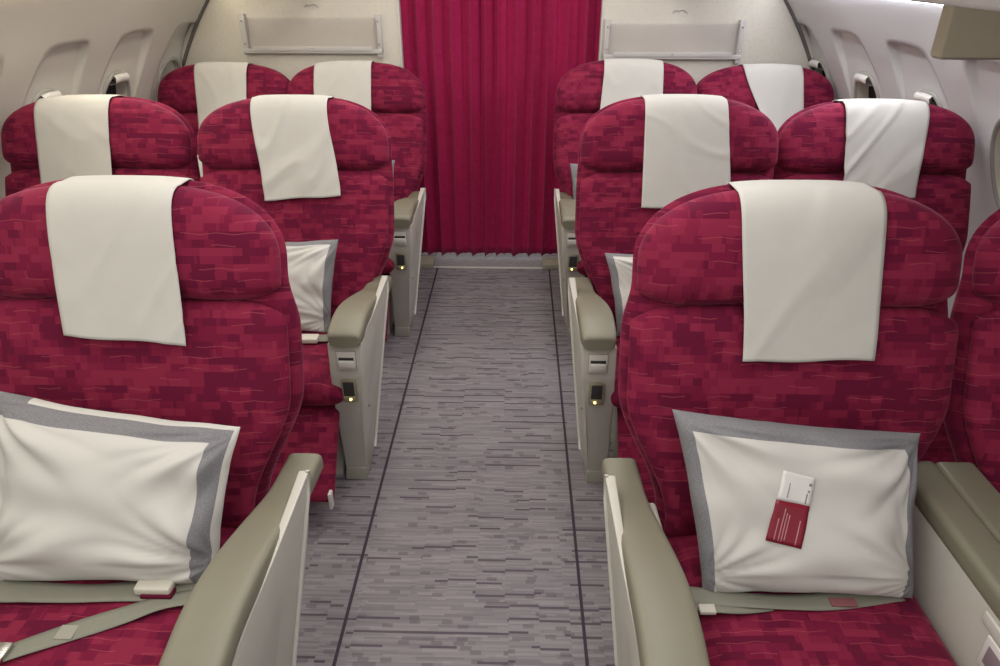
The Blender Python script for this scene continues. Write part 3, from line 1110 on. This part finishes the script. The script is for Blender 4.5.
# ------------------------------------------------------------------ pillows
def pillow(name, TL, TR, BR, BL, th, label, seed, inset=(-0.86, 0.80, -1.1, 0.74), full=1.0, rim=(2, 2, 2)):
    TL, TR, BR, BL = map(Vector, (TL, TR, BR, BL))
    ctr = (TL + TR + BR + BL) / 4
    nrm = ((TR - TL) + (BR - BL)).cross((TL - BL) + (TR - BR)).normalized()   # faces the viewer
    if nrm.y > 0:
        nrm = -nrm
    V, U, F, Mi = [], [], [], []
    nu, nv = 88, 66
    idx = {}
    # centres of tension from which creases fan out
    fans = [(-1, -0.75, 0), (1, -0.7, 1), (-1, 0.9, 2), (1, 0.9, 3)]

    def wr(u, v):
        h = 0
        for (fx, fy, k) in fans:
            dx, dy = u - fx, v - fy
            r = sqrt(dx * dx + dy * dy) + 1e-4
            an = math.atan2(dy, dx)
            g = math.exp(-((r - 0.45) / 0.50) ** 2)
            h += g * abs(noise.noise(Vector((an * 2.6 + seed * 3 + k * 7, r * 0.7, seed))))
        h2 = noise.noise(Vector((u * 1.6 + v * 1.0, v * 2.6 - u * 0.5, seed * 5)))
        return 0.034 * h + 0.014 * h2
    for side in (0, 1):
        for j in range(nv + 1):
            for i in range(nu + 1):
                u = sin((i / nu - 0.5) * pi)
                v = sin((j / nv - 0.5) * pi)
                if side and (i in (0, nu) or j in (0, nv)):
                    idx[(1, i, j)] = idx[(0, i, j)]
                    continue
                uu = u * (1 - 0.045 * (1 - v * v)) + 0.010 * noise.noise(Vector((v * 3, seed, 1)))
                vv = v * (1 - 0.05 * (1 - u * u)) + 0.012 * noise.noise(Vector((u * 3.5, seed, 5)))
                a, b = (uu + 1) / 2, (vv + 1) / 2
                p = (BL * (1 - a) + BR * a) * (1 - b) + (TL * (1 - a) + TR * a) * b
                pr = (max(0, 1 - abs(u) ** 2.6) * max(0, 1 - abs(v) ** 2.6)) ** 0.55
                d = th * pr * (0.55 if side == 0 else -0.45 * full)
                if side == 0:
                    d += wr(u, v) * min(1, pr * 2.2)
                d += 0.012 * noise.noise(Vector((u * 2, v * 2, seed + 9))) * (1 - pr)
                idx[(side, i, j)] = len(V)
                V.append(p + nrm * d - ctr)
                U.append((u, v))
    for side in (0, 1):
        for j in range(nv):
            for i in range(nu):
                q = (idx[(side, i, j)], idx[(side, i + 1, j)], idx[(side, i + 1, j + 1)], idx[(side, i, j + 1)])
                F.append(q if side == 0 else q[::-1])
                Mi.append(side)
    me = mesh(name, V, F, U, True, Mi)
    o = link(name, me)
    # front cloth: white panel with grey border, drawn from the UV map
    key = 'pillow_front_%s%s' % (inset, rim)
    m = bpy.data.materials.get(key)
    if not m:
        m, nt, b = new_mat(key)
        uvn = N(nt, 'ShaderNodeUVMap')
        sp = N(nt, 'ShaderNodeSeparateXYZ')
        nt.links.new(uvn.outputs[0], sp.inputs[0])
        k1 = math_n(nt, 'GREATER_THAN', sp.outputs[0], inset[0])
        k2 = math_n(nt, 'LESS_THAN', sp.outputs[0], inset[1])
        k3 = math_n(nt, 'GREATER_THAN', sp.outputs[1], inset[2])
        k4 = math_n(nt, 'LESS_THAN', sp.outputs[1], inset[3])
        inside = math_n(nt, 'MULTIPLY', math_n(nt, 'MULTIPLY', k1, k2), math_n(nt, 'MULTIPLY', k3, k4))
        # white back cloth wrapping round the top and right edges
        r1 = math_n(nt, 'MULTIPLY', math_n(nt, 'GREATER_THAN', sp.outputs[1], rim[2]), math_n(nt, 'GREATER_THAN', sp.outputs[0], rim[0]))
        r2 = math_n(nt, 'GREATER_THAN', sp.outputs[0], rim[1])
        inside = math_n(nt, 'MAXIMUM', inside, math_n(nt, 'MAXIMUM', r1, r2))
        tc = N(nt, 'ShaderNodeTexCoord')
        ns = N(nt, 'ShaderNodeTexNoise')
        ns.inputs['Scale'].default_value = 420
        ns.inputs['Detail'].default_value = 4
        nt.links.new(tc.outputs['Object'], ns.inputs['Vector'])
        grey = mixc(nt, ns.outputs[0], (0.10, 0.10, 0.11, 1), (0.32, 0.315, 0.33, 1))
        nt.links.new(mixc(nt, inside, grey, (0.57, 0.56, 0.53, 1)), b.inputs['Base Color'])
        b.inputs['Roughness'].default_value = 0.85
        b.inputs['Specular IOR Level'].default_value = 0.15
        bp = N(nt, 'ShaderNodeBump')
        bp.inputs['Strength'].default_value = 0.25
        bp.inputs['Distance'].default_value = 0.001
        nt.links.new(ns.outputs[0], bp.inputs['Height'])
        nt.links.new(bp.outputs[0], b.inputs['Normal'])
    me.materials.append(m)
    me.materials.append(M['pillow'])
    o.location = ctr
    tag(o, label, 'pillow', 'white pillows with grey borders')
    return o, nrm


pr1, nr1 = pillow('pillow', (0.324, 1.20, 0.812), (0.842, 1.20, 0.760), (0.822, 1.025, 0.472), (0.392, 1.025, 0.472), 0.125,
                  'white pillow with grey border on the front right seat, a card lying on it', 1.3, (-0.90, 0.86, -1.1, 0.80))
pillow('pillow', (-1.075, 1.20, 0.835), (-0.580, 1.20, 0.750), (-0.620, 1.030, 0.468), (-1.100, 1.020, 0.472), 0.135,
       'white pillow with grey border on the front left seat, behind the seat belt', 2.7, (-1.02, 0.82, -1.1, 0.79), rim=(-0.7, 0.962, 0.955))
pillow('pillow', (-1.06, 2.25, 0.765), (-0.607, 2.25, 0.776), (-0.640, 2.13, 0.475), (-1.06, 2.13, 0.475), 0.10,
       'white pillow with grey border standing on the second-row seat left of the aisle', 3.1, (-0.90, 0.90, -1.1, 0.90))
pillow('pillow', (0.305, 2.25, 0.735), (0.78, 2.25, 0.735), (0.77, 2.13, 0.475), (0.352, 2.13, 0.475), 0.10,
       'white pillow with grey border on the second-row seat right of the aisle', 4.1, (-0.90, 0.86, -1.1, 0.92))
pillow('pillow', (-1.05, 3.33, 0.775), (-0.578, 3.31, 0.775), (-0.588, 3.19, 0.475), (-1.05, 3.19, 0.475), 0.10,
       'pillow on the last-row seat left of the curtain, grey edge showing', 5.1, (-0.85, 0.85, -1.1, 0.80))
pillow('pillow', (0.252, 3.31, 0.765), (0.76, 3.32, 0.745), (0.75, 3.19, 0.475), (0.268, 3.19, 0.475), 0.10,
       'pillow on the last-row seat right of the curtain, one corner showing', 6.1, (-0.80, 0.80, -1.1, 0.80))
pillow('pillow', (-1.68, 3.31, 0.80), (-1.20, 3.31, 0.80), (-1.22, 3.19, 0.475), (-1.68, 3.19, 0.475), 0.10,
       'white pillow on the last-row window seat at left, a sliver between the seat backs', 7.1, (-0.95, 1.1, -1.1, 1.1))

# ------------------------------------------------------------------ card on the front right pillow
def card():
    # corners on the pillow front plane, lying slightly proud of the cloth
    o = empty('information_card', (0.553, 1.075, 0.655))
    tag(o, 'small white and dark red card lying on the front right pillow', 'card')
    bpy.context.view_layer.update()
    from mathutils.bvhtree import BVHTree
    me = pr1.data
    bvh = BVHTree.FromPolygons([v.co for v in me.vertices], [p.vertices[:] for p in me.polygons])
    ctr = pr1.location

    org = Vector((0.553, 1.075, 0.655))

    def cloth_y(x, z):
        hit = bvh.ray_cast(Vector((x, 0.6, z)) - ctr, Vector((0, 1, 0)))[0]
        return hit.y + ctr.y if hit is not None else 9.0
    TLc, TRc, BRc, BLc = [Vector(p) - org for p in ((0.530, 1.094, 0.742), (0.594, 1.088, 0.728), (0.564, 1.018, 0.610), (0.497, 1.030, 0.619))]
    nn = (TRc - TLc).cross(TLc - BLc).normalized()
    if nn.y > 0:
        nn = -nn

    def pt(u, v, h=0.0):
        p = (BLc * (1 - u) + BRc * u) * (1 - v) + (TLc * (1 - u) + TRc * u) * v
        w = p + org
        p.y = min(p.y, cloth_y(w.x, w.z) - 0.0025 - org.y)
        return p + nn * h

    def patch(name, u0, u1, v0, v1, h, mat, parent, th=0.0006):
        me = grid_mesh(name, 8, 8, lambda a, b: pt(u0 + (u1 - u0) * a, v0 + (v1 - v0) * b, h))
        x = link(name, me, mat, parent)
        solidify(x, th)
        return x
    red = patch('red_half', 0, 1, 0, 0.60, 0, M['card_red'], o)
    wh = patch('white_half', 0, 1, 0.60, 1, 0, M['card_white'], o)
    for k, (u, v0, v1) in enumerate(((0.20, 0.03, 0.34), (0.32, 0.03, 0.50), (0.40, 0.03, 0.44), (0.48, 0.05, 0.42), (0.80, 0.03, 0.38))):
        patch('print_line', u, u + 0.025, v0, v1, 0.0006, M['print_pink'], red, 0.0002)
    patch('print_line', 0.26, 0.285, 0.66, 0.86, 0.0006, M['print_grey'], wh, 0.0002)
    patch('print_line', 0.82, 0.86, 0.62, 0.76, 0.0006, M['print_grey'], wh, 0.0002)
    patch('print_mark', 0.84, 0.90, 0.78, 0.81, 0.0006, M['print_grey'], wh, 0.0002)
    patch('print_mark', 0.84, 0.93, 0.87, 0.91, 0.0006, M['print_grey'], wh, 0.0002)


card()


# ------------------------------------------------------------------ seat belts (parts of the front seats)
def strip(name, pts, wid, mat, parent, org, th=0.0022, n=60):
    """flat webbing along pts; each pt = (x,y,z) world; wid across"""
    P = [Vector(spline(pts, k / n)) for k in range(n + 1)]

    def f(a, b):
        k = min(int(round(a * n)), n)
        t = (P[min(k + 1, n)] - P[max(k - 1, 0)])
        t.z = 0
        t.normalize()
        sd = Vector((-t.y, t.x, 0))
        p = P[k] + sd * (b - 0.5) * wid - Vector(org)
        p.z += 0.0025 * sin(a * 9) * (b - 0.5) * 2
        return p
    return solidify(link(name, grid_mesh(name, n, 4, f), mat, parent), th)


rt = SEATS['L1'][5]
og = (SEATS['L1'][0], SEATS['L1'][1], 0)
zs = 0.484
b1 = strip('seat_belt', [(-1.12, 1.06, 0.470), (-1.06, 0.993, zs), (-0.98, 0.985, zs + .002), (-0.88, 0.984, zs + .002), (-0.80, 0.992, zs), (-0.72, 0.998, zs), (-0.63, 1.02, 0.475)], 0.050, M['belt'], rt, og)
bk = bmesh.new()
box_bm(bk, -0.766 - og[0], -0.692 - og[0], 0.980 - og[1], 1.024 - og[1], zs + 0.002, zs + 0.022)
link('buckle', bm_mesh('buckle', bk, 0.005), M['buckle'], b1)
link('buckle_base', rbox('bb', -0.752 - og[0], -0.688 - og[0], 0.974 - og[1], 1.0 - og[1], zs - 0.002, zs + 0.008, 0.002), M['piping'], b1)
b2 = strip('seat_belt', [(-0.62, 0.995, 0.478), (-0.70, 0.968, zs + .001), (-0.765, 0.935, zs), (-0.85, 0.893, zs), (-0.93, 0.853, zs - .001), (-1.0, 0.815, zs - .004)], 0.042, M['belt'], rt, og)
link('woven_label', rbox('wl', -0.872 - og[0], -0.838 - og[0], 0.876 - og[1], 0.908 - og[1], zs, zs + 0.0028, 0.001, 1), M['shell_dark'], b2)
bk = bmesh.new()
box_bm(bk, -0.99 - og[0], -0.935 - og[0], 0.818 - og[1], 0.862 - og[1], zs, zs + 0.012)
link('buckle_tongue', bm_mesh('tongue', bk, 0.004), M['metal'], b2)

rt = SEATS['R1'][5]
og = (SEATS['R1'][0], SEATS['R1'][1], 0)
b3 = strip('seat_belt', [(0.325, 1.03, 0.472), (0.37, 1.010, zs), (0.45, 1.000, zs + .003), (0.55, 0.998, zs), (0.65, 1.003, zs), (0.80, 1.04, 0.470)], 0.040, M['belt'], rt, og)
link('woven_label', rbox('wl', 0.640 - og[0], 0.692 - og[0], 0.988 - og[1], 1.008 - og[1], zs, zs + 0.005, 0.001, 1), M['belt_label'], b3)
b4 = strip('seat_belt', [(0.33, 1.01, 0.474), (0.39, 0.985, zs), (0.44, 0.980, zs + .002), (0.52, 0.994, zs - .002)], 0.030, M['belt'], rt, og)
link('buckle_tongue', rbox('bt', 0.372 - og[0], 0.405 - og[0], 0.963 - og[1], 0.985 - og[1], zs - 0.002, zs + 0.008, 0.003), M['buckle'], b4)

rt = SEATS['L2'][5]
og = (SEATS['L2'][0], SEATS['L2'][1], 0)
b5 = strip('seat_belt', [(-1.02, 2.09, 0.475), (-0.85, 2.07, zs), (-0.70, 2.065, zs + .003), (-0.60, 2.10, 0.476)], 0.042, M['belt'], rt, og)
link('buckle', rbox('bk', -0.722 - og[0], -0.662 - og[0], 2.035 - og[1], 2.075 - og[1], zs, zs + 0.018, 0.004), M['buckle'], b5)


# ------------------------------------------------------------------ centre console of the front right pair
def console(x0, x1, y0, y1, label):
    t = empty('center_console', ((x0 + x1) / 2, y0, 0))
    tag(t, label, 'console')
    a, b, L = x0 - (x0 + x1) / 2, x1 - (x0 + x1) / 2, y1 - y0
    body = link('console_body', rbox('body', a + 0.004, b - 0.004, 0.0, L, 0.12, 0.592, 0.006), M['shell'], t)
    mid = a + 0.080
    link('lid', rbox('lid', a, mid, -0.01, L, 0.586, 0.640, 0.016, 5), M['pad'], t)
    link('lid', rbox('lid', mid + 0.001, b, -0.01, L, 0.586, 0.636, 0.012, 5), M['pad'], t)
    p = link('raised_panel', rbox('rp', a + 0.0005, a + 0.01, 0.01, 0.115, 0.555, 0.580, 0.003), M['shell_light'], body)
    lp = link('notice_plate', rbox('np', a + 0.001, a + 0.008, 0.02, 0.088, 0.478, 0.548, 0.002), M['card_white'], body)
    link('notice_mark', rbox('nm', a + 0.0002, a + 0.003, 0.032, 0.076, 0.492, 0.534, 0.001), M['print_grey'], body)
    link('screw', tube('s', [(a - 0.002, 0.024, 0.487), (a + 0.004, 0.024, 0.487)], 0.006, 10), M['dark'], body)
    link('foot', rbox('foot', a + 0.03, b - 0.03, 0.08, L - 0.05, 0.0, 0.122, 0.006), M['shell_dark'], t)


console(0.862, 1.030, 0.79, 1.27, 'olive-topped centre console between the two front right seats')
